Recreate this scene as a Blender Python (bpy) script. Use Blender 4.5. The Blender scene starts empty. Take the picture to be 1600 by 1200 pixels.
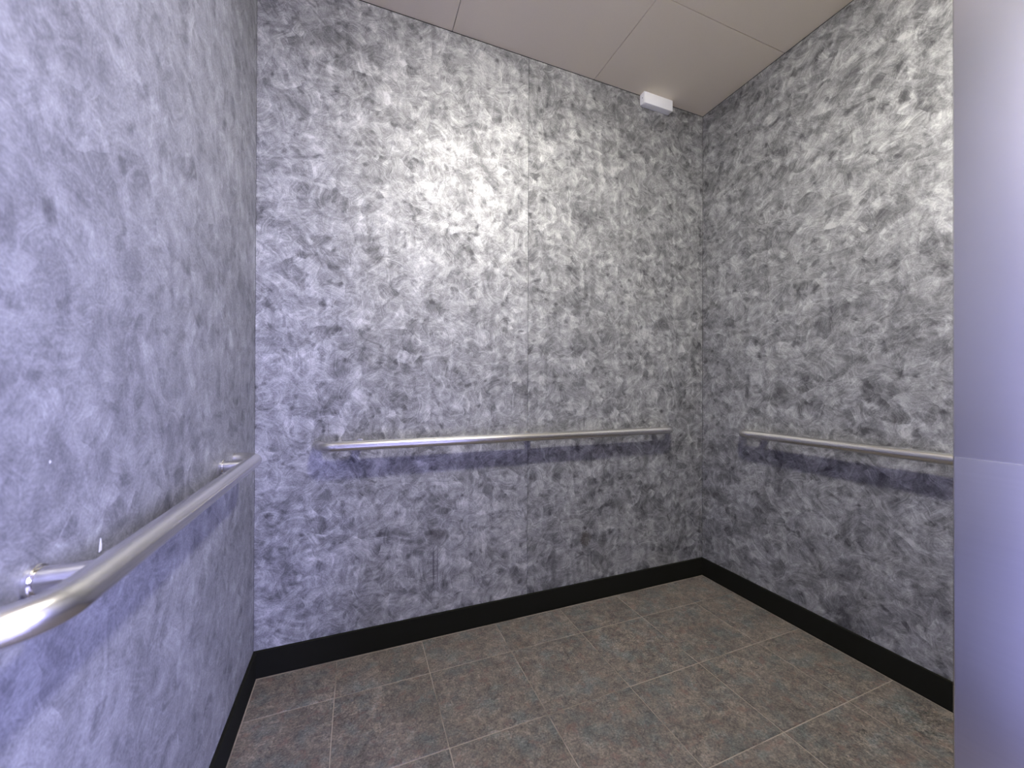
import bpy, bmesh, math, random
from mathutils import Matrix, Vector
random.seed(7)
S = bpy.context.scene
COL = S.collection

# ------------------------------------------------------------------ camera
F_PX = 613.36                      # focal length in pixels of the 1600 px wide frame
YAW, PITCH, ROLL, CAM_H = 0.3777, 0.0035, 0.0033, 1.0033
cam = bpy.data.cameras.new('camera'); cam_o = bpy.data.objects.new('camera', cam); COL.objects.link(cam_o)
cam.sensor_width = 36; cam.lens = F_PX / 1600 * 36; cam.clip_start = 0.01
r0 = Vector((math.cos(YAW), -math.sin(YAW), 0)); f0 = Vector((math.sin(YAW), math.cos(YAW), 0)); u0 = Vector((0, 0, 1))
fw = f0 * math.cos(PITCH) + u0 * math.sin(PITCH); u1 = -f0 * math.sin(PITCH) + u0 * math.cos(PITCH)
rt = r0 * math.cos(ROLL) + u1 * math.sin(ROLL); up = -r0 * math.sin(ROLL) + u1 * math.cos(ROLL)
M = Matrix((rt, up, -fw)).transposed().to_4x4(); M.translation = (0, 0, CAM_H)
cam_o.matrix_world = M
cam.dof.use_dof = True; cam.dof.focus_distance = 1.7; cam.dof.aperture_fstop = 5.0
S.camera = cam_o

# ------------------------------------------------------------------ world, exposure
DAY = (0.44, 0.455, 1.0); DAY_STRENGTH = 44.0
LAMP = (1.0, 0.975, 0.91); LAMP_STRENGTH = 745.0
w = bpy.data.worlds.new('world'); S.world = w; w.use_nodes = True
bg = w.node_tree.nodes['Background']; bg.inputs[0].default_value = (*DAY, 1); bg.inputs[1].default_value = DAY_STRENGTH
vs = S.view_settings; vs.view_transform = 'Standard'; vs.look = 'None'; vs.gamma = 1; vs.use_curve_mapping = False
vs.exposure = 0.0
S.cycles.max_bounces = 7; S.cycles.diffuse_bounces = 5; S.cycles.glossy_bounces = 4
S.cycles.sample_clamp_indirect = 8

# ------------------------------------------------------------------ room measures (metres)
XL, XR, YF, YB, H = -0.3227, 1.72, 0.277, 1.576, 2.447     # cab interior
OP_L, OP_R, OP_H = -0.19, 0.7575, 2.13                      # door opening
BASE_H, BASE_T = 0.091, 0.010
T = 0.3048; GX, GY = -0.0611, 1.3797                        # tile pitch and grout origin

pl = bpy.data.lights.new('doorway_portal', 'AREA'); pl.shape = 'RECTANGLE'; pl.size = OP_R - OP_L; pl.size_y = OP_H
pl.cycles.is_portal = True
po = bpy.data.objects.new('doorway_portal', pl); COL.objects.link(po)
po.location = ((OP_L + OP_R) / 2, YF - 0.16, OP_H / 2); po.rotation_euler = (math.radians(90), 0, 0)

# ------------------------------------------------------------------ helpers
def link(name, me, mat=None, parent=None):
    o = bpy.data.objects.new(name, me); COL.objects.link(o)
    if mat and not me.materials: me.materials.append(mat)
    if parent: o.parent = parent
    return o
def finish(bm, name, smooth=False):
    me = bpy.data.meshes.new(name); bm.to_mesh(me); bm.free()
    if smooth:
        me.shade_smooth()
        me.set_sharp_from_angle(angle=math.radians(35))
    return me
def box_bm(x0, x1, y0, y1, z0, z1, bev=0, seg=1, bm=None):
    bm = bm or bmesh.new()
    r = bmesh.ops.create_cube(bm, size=1)
    for v in r['verts']:
        v.co = Vector(((x0 + x1) / 2 + v.co.x * (x1 - x0), (y0 + y1) / 2 + v.co.y * (y1 - y0), (z0 + z1) / 2 + v.co.z * (z1 - z0)))
    if bev:
        es = {e for v in r['verts'] for e in v.link_edges}
        bmesh.ops.bevel(bm, geom=list(es), offset=bev, segments=seg, affect='EDGES', profile=0.5)
    return bm
def box(name, x0, x1, y0, y1, z0, z1, mat, parent=None, bev=0, seg=1, smooth=False):
    return link(name, finish(box_bm(x0, x1, y0, y1, z0, z1, bev, seg), name, smooth), mat, parent)
def tube_bm(path, rad, n=32, caps=True):
    bm = bmesh.new(); rings = []
    up_ref = Vector((0, 0, 1))
    for i, p in enumerate(path):
        a = path[max(i - 1, 0)]; b = path[min(i + 1, len(path) - 1)]
        t = (b - a).normalized(); s = t.cross(up_ref).normalized(); q = s.cross(t)
        rr = rad[i] if isinstance(rad, (list, tuple)) else rad
        rings.append([bm.verts.new(p + s * math.cos(k * math.tau / n) * rr + q * math.sin(k * math.tau / n) * rr) for k in range(n)])
    for A, B in zip(rings, rings[1:]):
        for k in range(n): bm.faces.new((A[k], A[(k + 1) % n], B[(k + 1) % n], B[k]))
    if caps:
        bm.faces.new(rings[0][::-1]); bm.faces.new(rings[-1])
    bmesh.ops.recalc_face_normals(bm, faces=bm.faces)
    return bm
def empty(name, loc=(0, 0, 0)):
    o = bpy.data.objects.new(name, None); o.empty_display_size = 0.1; COL.objects.link(o); o.location = loc; return o
def tag(o, label, cat, group=None):
    o['label'] = label; o['category'] = cat
    if group: o['group'] = group
    return o
def struct(o, label=None, cat=None):
    o['kind'] = 'structure'
    if label: o['label'] = label
    if cat: o['category'] = cat
    return o

# ------------------------------------------------------------------ materials
class NT:
    def __init__(s, name):
        s.m = bpy.data.materials.new(name); s.m.use_nodes = True; s.t = s.m.node_tree
        s.b = s.t.nodes['Principled BSDF']
    def n(s, typ, **kw):
        nd = s.t.nodes.new(typ)
        for k, v in kw.items():
            if k.startswith('i_'):
                key = k[2:]; key = int(key) if key.isdigit() else key
                s.set(nd.inputs[key], v)
            else: setattr(nd, k, v)
        return nd
    def set(s, inp, v):
        if hasattr(v, 'is_linked') or isinstance(v, bpy.types.NodeSocket): s.t.links.new(v, inp)
        else: inp.default_value = v
    def math(s, op, a, b=None, c=None, clamp=False):
        nd = s.n('ShaderNodeMath', operation=op, use_clamp=clamp)
        for i, v in enumerate((a, b, c)):
            if v is not None: s.set(nd.inputs[i], v)
        return nd.outputs[0]
    def vmath(s, op, a, b=None, scale=None):
        nd = s.n('ShaderNodeVectorMath', operation=op)
        s.set(nd.inputs[0], a)
        if b is not None: s.set(nd.inputs[1], b)
        if scale is not None: s.set(nd.inputs['Scale'], scale)
        return nd.outputs['Value' if op in ('LENGTH', 'DOT_PRODUCT', 'DISTANCE') else 'Vector']
    def noise(s, vec, scale, detail=2, rough=0.5, dist=0, dims='3D', out='Fac'):
        nd = s.n('ShaderNodeTexNoise', noise_dimensions=dims)
        if vec is not None: s.set(nd.inputs['W' if dims == '1D' else 'Vector'], vec)
        s.set(nd.inputs['Scale'], scale); nd.inputs['Detail'].default_value = detail
        nd.inputs['Roughness'].default_value = rough; nd.inputs['Distortion'].default_value = dist
        return nd.outputs[out]
    def ramp(s, fac, stops, interp='LINEAR'):
        nd = s.n('ShaderNodeValToRGB'); s.set(nd.inputs[0], fac); cr = nd.color_ramp; cr.interpolation = interp
        while len(cr.elements) < len(stops): cr.elements.new(0.5)
        for e, (p, c) in zip(cr.elements, stops):
            e.position = p; e.color = (*c, 1) if isinstance(c, tuple) else (c, c, c, 1)
        return nd.outputs[0]
    def mix(s, fac, a, b, blend='MIX'):
        nd = s.n('ShaderNodeMix', data_type='RGBA', blend_type=blend)
        s.set(nd.inputs['Factor'], fac)
        for k, v in (('A', a), ('B', b)):
            inp = [i for i in nd.inputs if i.name == k and i.type == 'RGBA'][0]
            s.set(inp, (*v, 1) if isinstance(v, tuple) and len(v) == 3 else v)
        return [o for o in nd.outputs if o.type == 'RGBA'][0]
    def set_b(s, **kw):
        names = dict(color='Base Color', metal='Metallic', rough='Roughness', spec='Specular IOR Level', normal='Normal',
                     emit='Emission Color', emit_s='Emission Strength', aniso='Anisotropic', coat='Coat Weight', coat_r='Coat Roughness')
        for k, v in kw.items():
            if isinstance(v, tuple) and len(v) == 3: v = (*v, 1)
            s.set(s.b.inputs[names[k]], v)
    def bump(s, h, strength, dist=0.001):
        nd = s.n('ShaderNodeBump', i_Height=h, i_Strength=strength, i_Distance=dist); return nd.outputs[0]

def laminate(name, axis, shift, marks=(), k_con=0.88, k_scale=1.15, gain=1.0):
    """Swirl-brushed metallic laminate: overlapping arced strokes. axis = the wall's run direction."""
    s = NT(name)
    pos = s.n('ShaderNodeNewGeometry').outputs['Position']
    sep = s.n('ShaderNodeSeparateXYZ', i_0=pos)
    u = sep.outputs['X' if axis == 'x' else 'Y']; z = sep.outputs['Z']
    P = s.n('ShaderNodeCombineXYZ', i_0=s.math('ADD', u, shift), i_1=z, i_2=0.0).outputs[0]
    P = s.vmath('SCALE', P, scale=k_scale)
    wn = s.noise(P, 5.5, 3, 0.55, out='Color')
    Pw = s.vmath('ADD', P, s.vmath('SCALE', s.vmath('SUBTRACT', wn, (0.5, 0.5, 0.5)), scale=0.07))
    wn2 = s.noise(P, 24, 2, 0.5, out='Color')
    Pw = s.vmath('ADD', Pw, s.vmath('SCALE', s.vmath('SUBTRACT', wn2, (0.5, 0.5, 0.5)), scale=0.006))
    # overlapping dabs: every layer is weighted by its depth inside the dab, so the dabs fade into each other
    num = None; den = None
    layers = ((7.0, 0.09, 60, 1.0), (11.0, 0.06, 95, 1.1), (17.0, 0.04, 140, 1.1), (27.0, 0.025, 210, 0.8))
    for k, (sc, off, freq, amp) in enumerate(layers):
        Q = s.vmath('ADD', Pw, (k * 3.17, k * 1.73, 0))
        v = s.n('ShaderNodeTexVoronoi', voronoi_dimensions='2D', feature='F1', i_Vector=Q, i_Scale=sc, i_Randomness=1.0)
        csep = s.n('ShaderNodeSeparateXYZ', i_0=v.outputs['Color'])
        c = s.vmath('SUBTRACT', v.outputs['Color'], (0.5, 0.5, 0.5))
        d = s.vmath('MULTIPLY', s.vmath('SUBTRACT', Q, v.outputs['Position']), (1, 1, 0))
        r = s.vmath('LENGTH', s.vmath('ADD', d, s.vmath('MULTIPLY', c, (off * 6.5, off * 6.5, 0))))
        wv = s.math('ADD', s.math('MULTIPLY', r, freq), s.math('MULTIPLY', csep.outputs[2], 90.0))
        streak = s.noise(wv, 1.0, 3, 0.65, dims='1D')                    # concentric hairlines of one wipe
        g = s.math('MULTIPLY', s.vmath('DOT_PRODUCT', d, c), sc * 2.2)
        lev = s.math('MULTIPLY', s.math('SUBTRACT', csep.outputs[0], 0.5), 0.75)
        val = s.math('ADD', s.math('ADD', lev, g), s.math('MULTIPLY', s.math('SUBTRACT', streak, 0.5), 1.45))
        wt = s.math('SUBTRACT', 0.78, v.outputs['Distance'], clamp=True)
        wt = s.math('MULTIPLY', s.math('MULTIPLY', wt, wt), amp)
        num = s.math('MULTIPLY', val, wt) if num is None else s.math('MULTIPLY_ADD', val, wt, num)
        den = wt if den is None else s.math('ADD', den, wt)
    total = s.math('DIVIDE', num, s.math('ADD', den, 0.05))
    soft = s.noise(Pw, 14, 5, 0.60, 1.5)
    broad = s.noise(P, 3.2, 3, 0.5)
    hair = s.noise(Pw, 240, 2, 0.6)
    rn = s.noise(s.vmath('ADD', Pw, (4.1, 9.2, 0)), 13, 3, 0.55, 0.8)
    ridge = s.math('POWER', s.math('SUBTRACT', 1.0, s.math('MULTIPLY', s.math('ABSOLUTE', s.math('SUBTRACT', rn, 0.5)), 7.0), clamp=True), 3.0)
    rn2 = s.noise(s.vmath('ADD', Pw, (8.4, 1.2, 0)), 24, 2, 0.55, 1.2)
    ridge2 = s.math('POWER', s.math('SUBTRACT', 1.0, s.math('MULTIPLY', s.math('ABSOLUTE', s.math('SUBTRACT', rn2, 0.5)), 8.0), clamp=True), 3.0)
    spot = s.noise(s.vmath('ADD', Pw, (2.4, 5.2, 0)), 21, 2, 0.5)
    spot = s.math('MULTIPLY', s.math('SUBTRACT', 0.40, spot, clamp=True), 3.0)
    gate = s.noise(P, 9, 2, 0.5)
    total = s.math('MULTIPLY_ADD', total, 0.75, 0.5)
    total = s.math('MULTIPLY_ADD', s.math('SUBTRACT', soft, 0.5), 0.85, total)
    total = s.math('MULTIPLY_ADD', s.math('MULTIPLY', ridge, gate), 0.32, total)
    total = s.math('MULTIPLY_ADD', s.math('MULTIPLY', ridge2, gate), 0.18, total)
    total = s.math('SUBTRACT', total, spot)
    total = s.math('MULTIPLY_ADD', s.math('SUBTRACT', total, 0.48), k_con, 0.48)
    total = s.math('MULTIPLY_ADD', s.math('SUBTRACT', broad, 0.5), 0.35, total)
    total = s.math('MULTIPLY_ADD', s.math('SUBTRACT', hair, 0.5), 0.50, total)
    colr = s.ramp(total, [(0.0, (.085, .085, .087)), (0.30, (.165, .165, .167)), (0.52, (.255, .255, .255)), (0.75, (.37, .37, .365)), (1.0, (.53, .53, .52))])
    colr = s.vmath('SCALE', colr, scale=gain)
    for (mu, mz, ru, rz, colm, amt, mscale) in marks:                     # scuffs and stains with a shape of their own
        du = s.math('DIVIDE', s.math('SUBTRACT', u, mu), ru); dz = s.math('DIVIDE', s.math('SUBTRACT', z, mz), rz)
        dd = s.math('SQRT', s.math('ADD', s.math('MULTIPLY', du, du), s.math('MULTIPLY', dz, dz)))
        m = s.math('SUBTRACT', 1.0, dd, clamp=True)
        nn = s.noise(P, mscale, 3, 0.6)
        near = s.math('GREATER_THAN', m, 0.001)
        m = s.math('MULTIPLY', near, s.math('MULTIPLY', s.math('MULTIPLY', s.math('SUBTRACT', s.math('ADD', m, nn), 0.72, clamp=True), 3.2, clamp=True), amt))
        colr = s.mix(m, colr, colm)
    s.set_b(color=colr, metal=0.52, spec=0.2, rough=s.math('SUBTRACT', 0.65, s.math('MULTIPLY', total, 0.08)))
    s.set_b(normal=s.bump(total, 0.10, 0.0008))
    return s.m

def steel(name, base, rough, grain=None, metal=1.0, amt=0.10, bmp=0.06):
    s = NT(name)
    pos = s.n('ShaderNodeNewGeometry').outputs['Position']
    g = s.noise(s.vmath('MULTIPLY', pos, grain or (40, 40, 40)), 1.0, 4, 0.6)
    c = s.mix(g, tuple(x * (1 - amt) for x in base), tuple(min(1, x * (1 + amt)) for x in base))
    s.set_b(color=c, metal=metal, rough=s.math('ADD', rough - 0.05, s.math('MULTIPLY', g, 0.10)), normal=s.bump(g, bmp, 0.0003)) if bmp else s.set_b(color=c, metal=metal, rough=rough)
    return s.m

def plain(name, base, rough=0.6, metal=0.0, spec=0.5, var=0.06, scale=30):
    s = NT(name)
    pos = s.n('ShaderNodeNewGeometry').outputs['Position']
    g = s.noise(pos, scale, 4, 0.6)
    s.set_b(color=s.mix(g, tuple(x * (1 - var) for x in base), tuple(x * (1 + var) for x in base)), rough=rough, metal=metal, spec=spec)
    return s.m

def tile_mat():
    s = NT('stone_look_tile')
    pos = s.n('ShaderNodeNewGeometry').outputs['Position']
    rnd = s.n('ShaderNodeObjectInfo').outputs['Random']
    off = s.n('ShaderNodeCombineXYZ', i_0=s.math('MULTIPLY', rnd, 9.0), i_1=s.math('MULTIPLY', rnd, 23.0), i_2=0.0).outputs[0]
    P = s.vmath('ADD', pos, off)
    a = s.noise(P, 8, 6, 0.70, 0.8); b = s.noise(P, 40, 6, 0.75, 0.8); c = s.noise(P, 170, 3, 0.7)
    hue = s.noise(s.vmath('ADD', P, (5, 2, 0)), 12, 5, 0.65)
    v = s.math('ADD', s.math('MULTIPLY', s.math('SUBTRACT', a, 0.5), 0.55), 0.5)
    v = s.math('MULTIPLY_ADD', s.math('SUBTRACT', b, 0.5), 0.95, v)
    v = s.math('MULTIPLY_ADD', s.math('SUBTRACT', c, 0.5), 0.85, v)
    col1 = s.ramp(v, [(0.20, (0.029, 0.027, 0.023)), (0.42, (0.096, 0.083, 0.070)), (0.56, (0.148, 0.126, 0.104)), (0.80, (0.290, 0.242, 0.193))])
    col2 = s.ramp(v, [(0.20, (0.028, 0.031, 0.029)), (0.42, (0.079, 0.086, 0.079)), (0.56, (0.123, 0.127, 0.117)), (0.80, (0.238, 0.237, 0.215))])
    col = s.mix(s.ramp(hue, [(0.48, 0.0), (0.64, 1.0)]), col1, col2)
    red = s.ramp(s.noise(s.vmath('ADD', P, (1, 7, 3)), 26, 4, 0.65), [(0.55, 0.0), (0.66, 0.5)])
    col = s.mix(red, col, (0.153, 0.088, 0.068))
    dark = s.ramp(s.noise(s.vmath('ADD', P, (3, 1, 9)), 55, 5, 0.75, 1.5), [(0.56, 0.0), (0.66, 0.75)])
    col = s.mix(dark, col, (0.029, 0.030, 0.028))
    s.set_b(color=col, rough=s.math('ADD', 0.50, s.math('MULTIPLY', b, 0.15)), spec=0.4, normal=s.bump(v, 0.35, 0.002))
    return s.m

def emit_mat(name, col, strength):
    s = NT(name); s.set_b(color=(0.8, 0.8, 0.8), emit=col, emit_s=strength); return s.m

BACK_MARKS = (
    (0.304, 0.404, 0.060, 0.034, (.07, .06, .06), 0.55, 300),
    (0.270, 0.415, 0.030, 0.016, (.05, .05, .05), 0.6, 330),
    (0.997, 0.290, 0.042, 0.055, (.060, .050, .034), 0.70, 130),
    (0.290, 0.28, 0.006, 0.13, (.10, .09, .11), 0.7, 60),
    (0.306, 0.27, 0.0045, 0.12, (.12, .11, .13), 0.6, 60),
    (1.010, 0.18, 0.006, 0.09, (.10, .10, .11), 0.5, 60),
    (1.195, 0.509, 0.006, 0.004, (.03, .02, .02), 0.9, 200))
M_back = laminate('swirl_laminate_back', 'x', 0.0, BACK_MARKS, gain=1.26)
M_back_b = laminate('swirl_laminate_back_second_sheet', 'x', 21.7, BACK_MARKS, k_con=0.97, gain=1.10)
M_left = laminate('swirl_laminate_left', 'y', 7.3, marks=(
    (0.608, 0.915, 0.003, 0.003, (.8, .8, .8), 0.9, 300),), k_con=0.52, k_scale=1.05)
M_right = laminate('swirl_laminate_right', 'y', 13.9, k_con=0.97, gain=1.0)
M_ceil = plain('ceiling_panel_paint', (.76, .68, .52), 0.55, 0.0, 0.4, 0.05, 260)
M_seam = plain('dark_seam', (.06, .055, .05), 0.8)
M_base = plain('black_vinyl', (.0105, .0105, .0080), 0.9, 0.0, 0.05, 0.03)
def grout_mat():
    s = NT('grout')
    pos = s.n('ShaderNodeNewGeometry').outputs['Position']
    dirt = s.ramp(s.noise(pos, 4.5, 3, 0.6), [(0.50, 0.0), (0.68, 0.75)])
    c = s.mix(s.noise(pos, 90, 3, 0.6), (.20, .17, .135), (.36, .31, .255))
    s.set_b(color=s.mix(dirt, c, (.055, .048, .042)), rough=0.9, spec=0.2)
    return s.m
M_grout = grout_mat()
M_tile = tile_mat()
M_tube = steel('satin_stainless', (.80, .78, .755), 0.26, (400, 400, 400), amt=0.02, bmp=0)
M_post = steel('bright_stainless', (.78, .76, .74), 0.14, (80, 80, 80), amt=0.02, bmp=0)
M_return = steel('brushed_stainless', (.78, .76, .77), 0.26, (3, 3, 260), amt=0.04, bmp=0)
M_plate = steel('brushed_stainless_plate', (.66, .65, .69), 0.29, (3, 3, 260), amt=0.04, bmp=0)
M_white = plain('white_plastic', (.92, .92, .92), 0.4, 0, 0.5, 0.02)
M_dark = plain('black_plastic', (.02, .02, .02), 0.6)
M_concrete = plain('landing_concrete', (.34, .33, .32), 0.85, 0, 0.3, 0.2, 12)
M_blocker = plain('dark_blocker', (.10, .10, .10), 0.7)  # only for the unseen side slab added to block daylight
M_lens = emit_mat('lamp_lens', LAMP, LAMP_STRENGTH)

# ------------------------------------------------------------------ room shell
TH = 0.02; PT = 0.012                      # backing thickness, panel thickness
def wall(name, x0, x1, y0, y1):
    return struct(box(name, x0, x1, y0, y1, -0.02, H + 0.03, M_seam))
wb = wall('wall_back', XL - PT - TH, XR + PT + TH, YB + PT, YB + PT + TH)
SEAM = 0.700; g = 0.0005
for x0, x1, mt in ((XL, SEAM - g, M_back), (SEAM + g, XR, M_back_b)):
    box('wall_panel', x0, x1, YB, YB + PT, 0.001, H - 0.002, mt, wb, bev=0.0006)
wl = wall('wall_left', XL - PT - TH, XL - PT, YF - 0.16, YB + PT)
box('wall_panel', XL - PT, XL, YF, YB - 0.0008, 0.001, H - 0.002, M_left, wl, bev=0.0006)
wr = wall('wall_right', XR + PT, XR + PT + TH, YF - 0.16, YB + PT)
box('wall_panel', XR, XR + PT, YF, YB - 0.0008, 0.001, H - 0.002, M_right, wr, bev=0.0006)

ce = struct(box('ceiling', XL - PT, XR + PT, YF - 0.16, YB + PT, H + 0.006, H + 0.03, M_seam))
LX, LY, LR = 0.665, 0.455, 0.075
cxs = [XL, XL + 0.6809, 1.0371, XR]; cys = [YF, 0.7102, 1.1432, YB]
for i in range(3):
    for j in range(3):
        x0, x1 = cxs[i] + 0.0012 * (i > 0), cxs[i + 1] - 0.0012 * (i < 2)
        y0, y1 = cys[j] + 0.0012 * (j > 0), cys[j + 1] - 0.0012 * (j < 2)
        box('ceiling_panel', x0, x1, y0, y1, H, H + 0.006, M_ceil, ce, bev=0.0008)

fl = struct(box('floor', XL - PT, XR + PT, YF - 0.16, YB + PT, -0.03, -0.0012, M_grout))
def tile(x0, x1, y0, y1):
    dz = random.uniform(-0.0003, 0.0003)
    bm = box_bm(x0, x1, y0, y1, -0.004, 0.0)
    top = [e for e in bm.edges if all(v.co.z > -0.001 for v in e.verts)]
    bmesh.ops.bevel(bm, geom=top, offset=0.0012, segments=1, affect='EDGES')
    cx, cy = (x0 + x1) / 2, (y0 + y1) / 2
    for v in bm.verts: v.co -= Vector((cx, cy, 0))
    me = finish(bm, 'tile'); o = link('tile', me, M_tile, fl); o.location = (cx, cy, dz)
FX0, FX1, FY0, FY1 = XL + BASE_T + 0.003, XR - BASE_T - 0.003, YF - 0.15, YB - BASE_T - 0.005
G = 0.0027
shared = None
xs = [GX + k * T for k in range(-1, 7)]; ys = [GY + T - k * T for k in range(0, 7)]
for a in xs:
    for b in ys:
        x0, x1 = max(a + G / 2, FX0), min(a + T - G / 2, FX1); y1, y0 = min(b - G / 2, FY1), max(b - T + G / 2, FY0)
        if x1 - x0 < 0.02 or y1 - y0 < 0.02: continue
        tile(x0, x1, y0, y1)

# baseboards
struct(box('baseboard_back', XL, XR, YB - BASE_T, YB, 0.0, BASE_H, M_base, bev=0.001))
struct(box('baseboard_left', XL, XL + BASE_T, YF, YB - BASE_T, 0.0, BASE_H, M_base, bev=0.001))
struct(box('baseboard_right', XR - BASE_T, XR, YF, YB - BASE_T, 0.0, BASE_H, M_base, bev=0.001))

# front wall around the doorway: right return column, narrow left return, transom
wf = struct(empty('wall_front', ((OP_L + OP_R) / 2, YF, 0)))
def front(name, x0, x1, y0, y1, z0, z1, mat, bev=0.0025):
    bm = box_bm(x0, x1, y0, y1, z0, z1, bev, 3)
    for v in bm.verts: v.co -= Vector(wf.location)
    return link(name, finish(bm, name, True), mat, wf)
RD = 0.15
front('return_column', OP_R, XR + PT, YF - RD, YF, 0.0, H - 0.001, M_return)
front('return_column', XL - PT, OP_L, YF - RD, YF, 0.0, H - 0.001, M_return)
front('transom', OP_L + 0.0005, OP_R - 0.0005, YF - RD, YF, OP_H, H - 0.001, M_return)
# thin steel plate on the lower part of the right column's doorway face
front('lower_plate', OP_R - 0.0012, OP_R + 0.0005, YF - RD + 0.004, YF - 0.0025, 0.004, 0.908, M_plate, bev=0.00015)
# landing outside the doorway, with unseen blockers added to shape the daylight
struct(box('trim_1', OP_L - 0.1, OP_R + 0.1, YF - RD - 0.03, YF - 0.16, -0.03, 0.0, M_return))
lf = struct(box('floor_landing', -30.0, 30.0, -30.0, YF - RD - 0.03, -0.10, -0.004, M_concrete))
lw = struct(empty('wall_landing', (0, YF - RD - 0.12, 0)))
def lwall(x0, x1, z0, z1):
    bm = box_bm(x0, x1, -0.08, 0.0, z0, z1, 0)
    return link('wall_section', finish(bm, 'wall_section'), M_concrete, lw)
bm = box_bm(-0.75, -0.65, -3.2, -0.08, 0, 3.2); link('side_daylight_blocker', finish(bm, 'side_daylight_blocker'), M_blocker, lw)  # unseen dark slab, added to keep daylight off the right wall
lwall(-3.0, -0.48, 0, 3.2)
for nm, a in (('opposite_daylight_blocker', (-0.75, 1.85, -2.2, -2.1, 0, 3.2)), ('overhead_daylight_blocker', (-0.75, 2.6, -2.2, -0.08, 2.65, 2.75))):  # unseen slab and roof, added so daylight enters only from the right
    bm = box_bm(*a); link(nm, finish(bm, nm), M_concrete, lw)
lwall(0.95, 4.0, 0, 3.2); lwall(-0.48, 0.95, 2.2, 3.2)

# ------------------------------------------------------------------ ceiling lamp (above the frame)
cl = tag(empty('ceiling_light', (LX, LY, H)), 'round flush ceiling lamp with a white trim ring above the doorway side', 'ceiling light')
bm = bmesh.new()
n = 48
prof = [(LR + 0.014, 0.0), (LR + 0.013, -0.006), (LR + 0.006, -0.009), (LR, -0.006), (LR, 0.0)]
rings = [[bm.verts.new((r * math.cos(k * math.tau / n), r * math.sin(k * math.tau / n), zz)) for k in range(n)] for r, zz in prof]
for A, B in zip(rings, rings[1:] + rings[:1]):
    for k in range(n): bm.faces.new((A[k], A[(k + 1) % n], B[(k + 1) % n], B[k]))
bmesh.ops.recalc_face_normals(bm, faces=bm.faces)
link('trim_ring', finish(bm, 'trim_ring', True), M_white, cl)
bm = bmesh.new()                                                   # shallow domed diffuser
RL = LR - 0.0005
prof = [(RL, -0.004)] + [(RL * math.cos(a), -0.004 - 0.028 * math.sin(a)) for a in (0.3, 0.6, 0.9, 1.2, 1.4)]
rings = [[bm.verts.new((r * math.cos(k * math.tau / n), r * math.sin(k * math.tau / n), zz)) for k in range(n)] for r, zz in prof]
for A, B in zip(rings, rings[1:]):
    for k in range(n): bm.faces.new((A[k], B[k], B[(k + 1) % n], A[(k + 1) % n]))
bm.faces.new(rings[-1][::-1])
bmesh.ops.recalc_face_normals(bm, faces=bm.faces)
link('lens', finish(bm, 'lens'), M_lens, cl)

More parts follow.
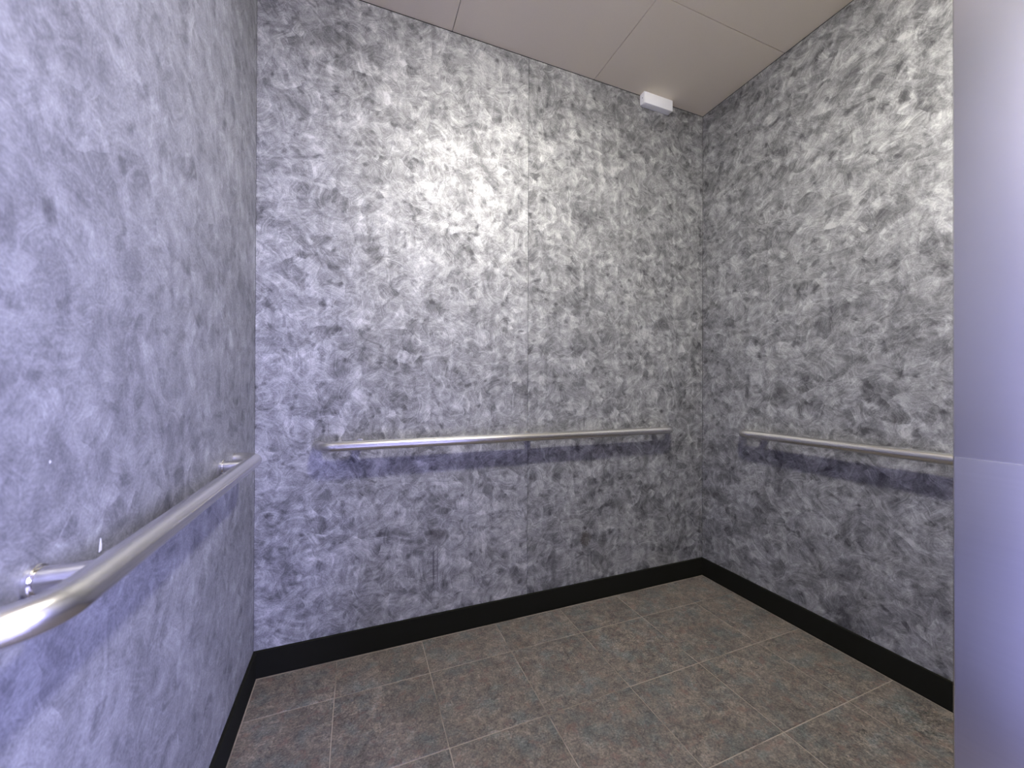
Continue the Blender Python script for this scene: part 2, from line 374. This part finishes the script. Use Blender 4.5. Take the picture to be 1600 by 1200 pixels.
# ------------------------------------------------------------------ handrails
R_TUBE, OFF, BEND = 0.0180, 0.060, 0.0585
def make_rail(label, origin, along, out, length, posts):
    """along: unit vector of the run, out: unit vector out of the wall; origin on the wall surface at rail height."""
    A, O = Vector(along), Vector(out)
    t = tag(empty('handrail', origin), label, 'handrail', 'stainless steel handrails')
    path = []
    W = 0.0015
    def arc(c, a0, a1):                                             # angles in the (along, out) plane
        return [c + A * BEND * math.cos(a) + O * BEND * math.sin(a) for a in [a0 + (a1 - a0) * k / 14 for k in range(15)]]
    s0 = R_TUBE; s1 = length - R_TUBE                               # centre lines of the two returns
    path.append(A * s0 + O * W)
    path += arc(A * (s0 + BEND) + O * (OFF - BEND), math.pi, math.pi / 2)
    for k in range(1, 12): path.append(A * (s0 + BEND + (s1 - s0 - 2 * BEND) * k / 12) + O * OFF)
    path += arc(A * (s1 - BEND) + O * (OFF - BEND), math.pi / 2, 0)
    path.append(A * s1 + O * W)
    link('rail_tube', finish(tube_bm(path, R_TUBE, 40), 'rail_tube', True), M_tube, t)
    for p in posts:
        q = A * p
        ps = link('post', finish(tube_bm([q + O * 0.001, q + O * (OFF - R_TUBE * 0.6)], 0.0145, 32), 'post', True), M_post, t)
        prof = [(0.0, 0.0180), (0.0052, 0.0180), (0.0062, 0.0172), (0.0066, 0.0145)]
        link('flange', finish(tube_bm([q + O * (a + 0.0002) for a, _ in prof], [r for _, r in prof], 32), 'flange', True), M_post, ps)
    return t
make_rail('satin steel handrail on the left wall, cut off by the picture edge', (XL, 0.450, 0.791), (0, 1, 0), (1, 0, 0), 0.900, (0.132, 0.765))
make_rail('long satin steel handrail running across the back wall', (-0.142, YB, 0.785), (1, 0, 0), (0, -1, 0), 1.632, (0.155, 0.840, 1.520))
make_rail('satin steel handrail on the right wall, its near end behind the steel column', (XR, 0.450, 0.785), (0, 1, 0), (-1, 0, 0), 0.890, (0.132, 0.765))

# ------------------------------------------------------------------ small white sensor box under the ceiling
sb = tag(empty('sensor_box', (1.392, YB, H)), 'small white plastic box under the ceiling at the top of the back wall', 'sensor')
def rel(bm):
    for v in bm.verts: v.co -= Vector(sb.location)
    return bm
bm = box_bm(1.309, 1.482, 1.5425, YB - 0.0003, 2.391, H - 0.0003, 0.002, 2)
link('housing', finish(rel(bm), 'housing', True), M_white, sb)
bm = box_bm(1.3035, 1.3085, 1.5435, YB - 0.0003, 2.392, H - 0.0003, 0.0015, 2)
ec = link('end_cap', finish(rel(bm), 'end_cap', True), M_white, sb)
hx = Vector((1.3033, 1.557, 2.421)) - sb.location
link('hole', finish(tube_bm([hx, hx + Vector((0.0015, 0, 0))], 0.0024, 16), 'hole'), M_dark, ec)

# small white sliver on the wall above the left rail
bm = bmesh.new()
pts = [(0.699, 0.776), (0.704, 0.777), (0.7045, 0.784), (0.7025, 0.794), (0.7005, 0.785)]
vs_ = [bm.verts.new((0.0012, y - 0.70, z - 0.78)) for y, z in pts]; vb = [bm.verts.new((0.0002, y - 0.70, z - 0.78)) for y, z in pts]
bm.faces.new(vs_); bm.faces.new(vb[::-1])
for k in range(5): bm.faces.new((vs_[k], vb[k], vb[(k + 1) % 5], vs_[(k + 1) % 5]))
bmesh.ops.recalc_face_normals(bm, faces=bm.faces)
ch = link('white_sliver', finish(bm, 'white_sliver'), M_white)
ch.location = (XL, 0.70, 0.78); tag(ch, 'tiny white scrap on the left wall just above the handrail', 'sliver')
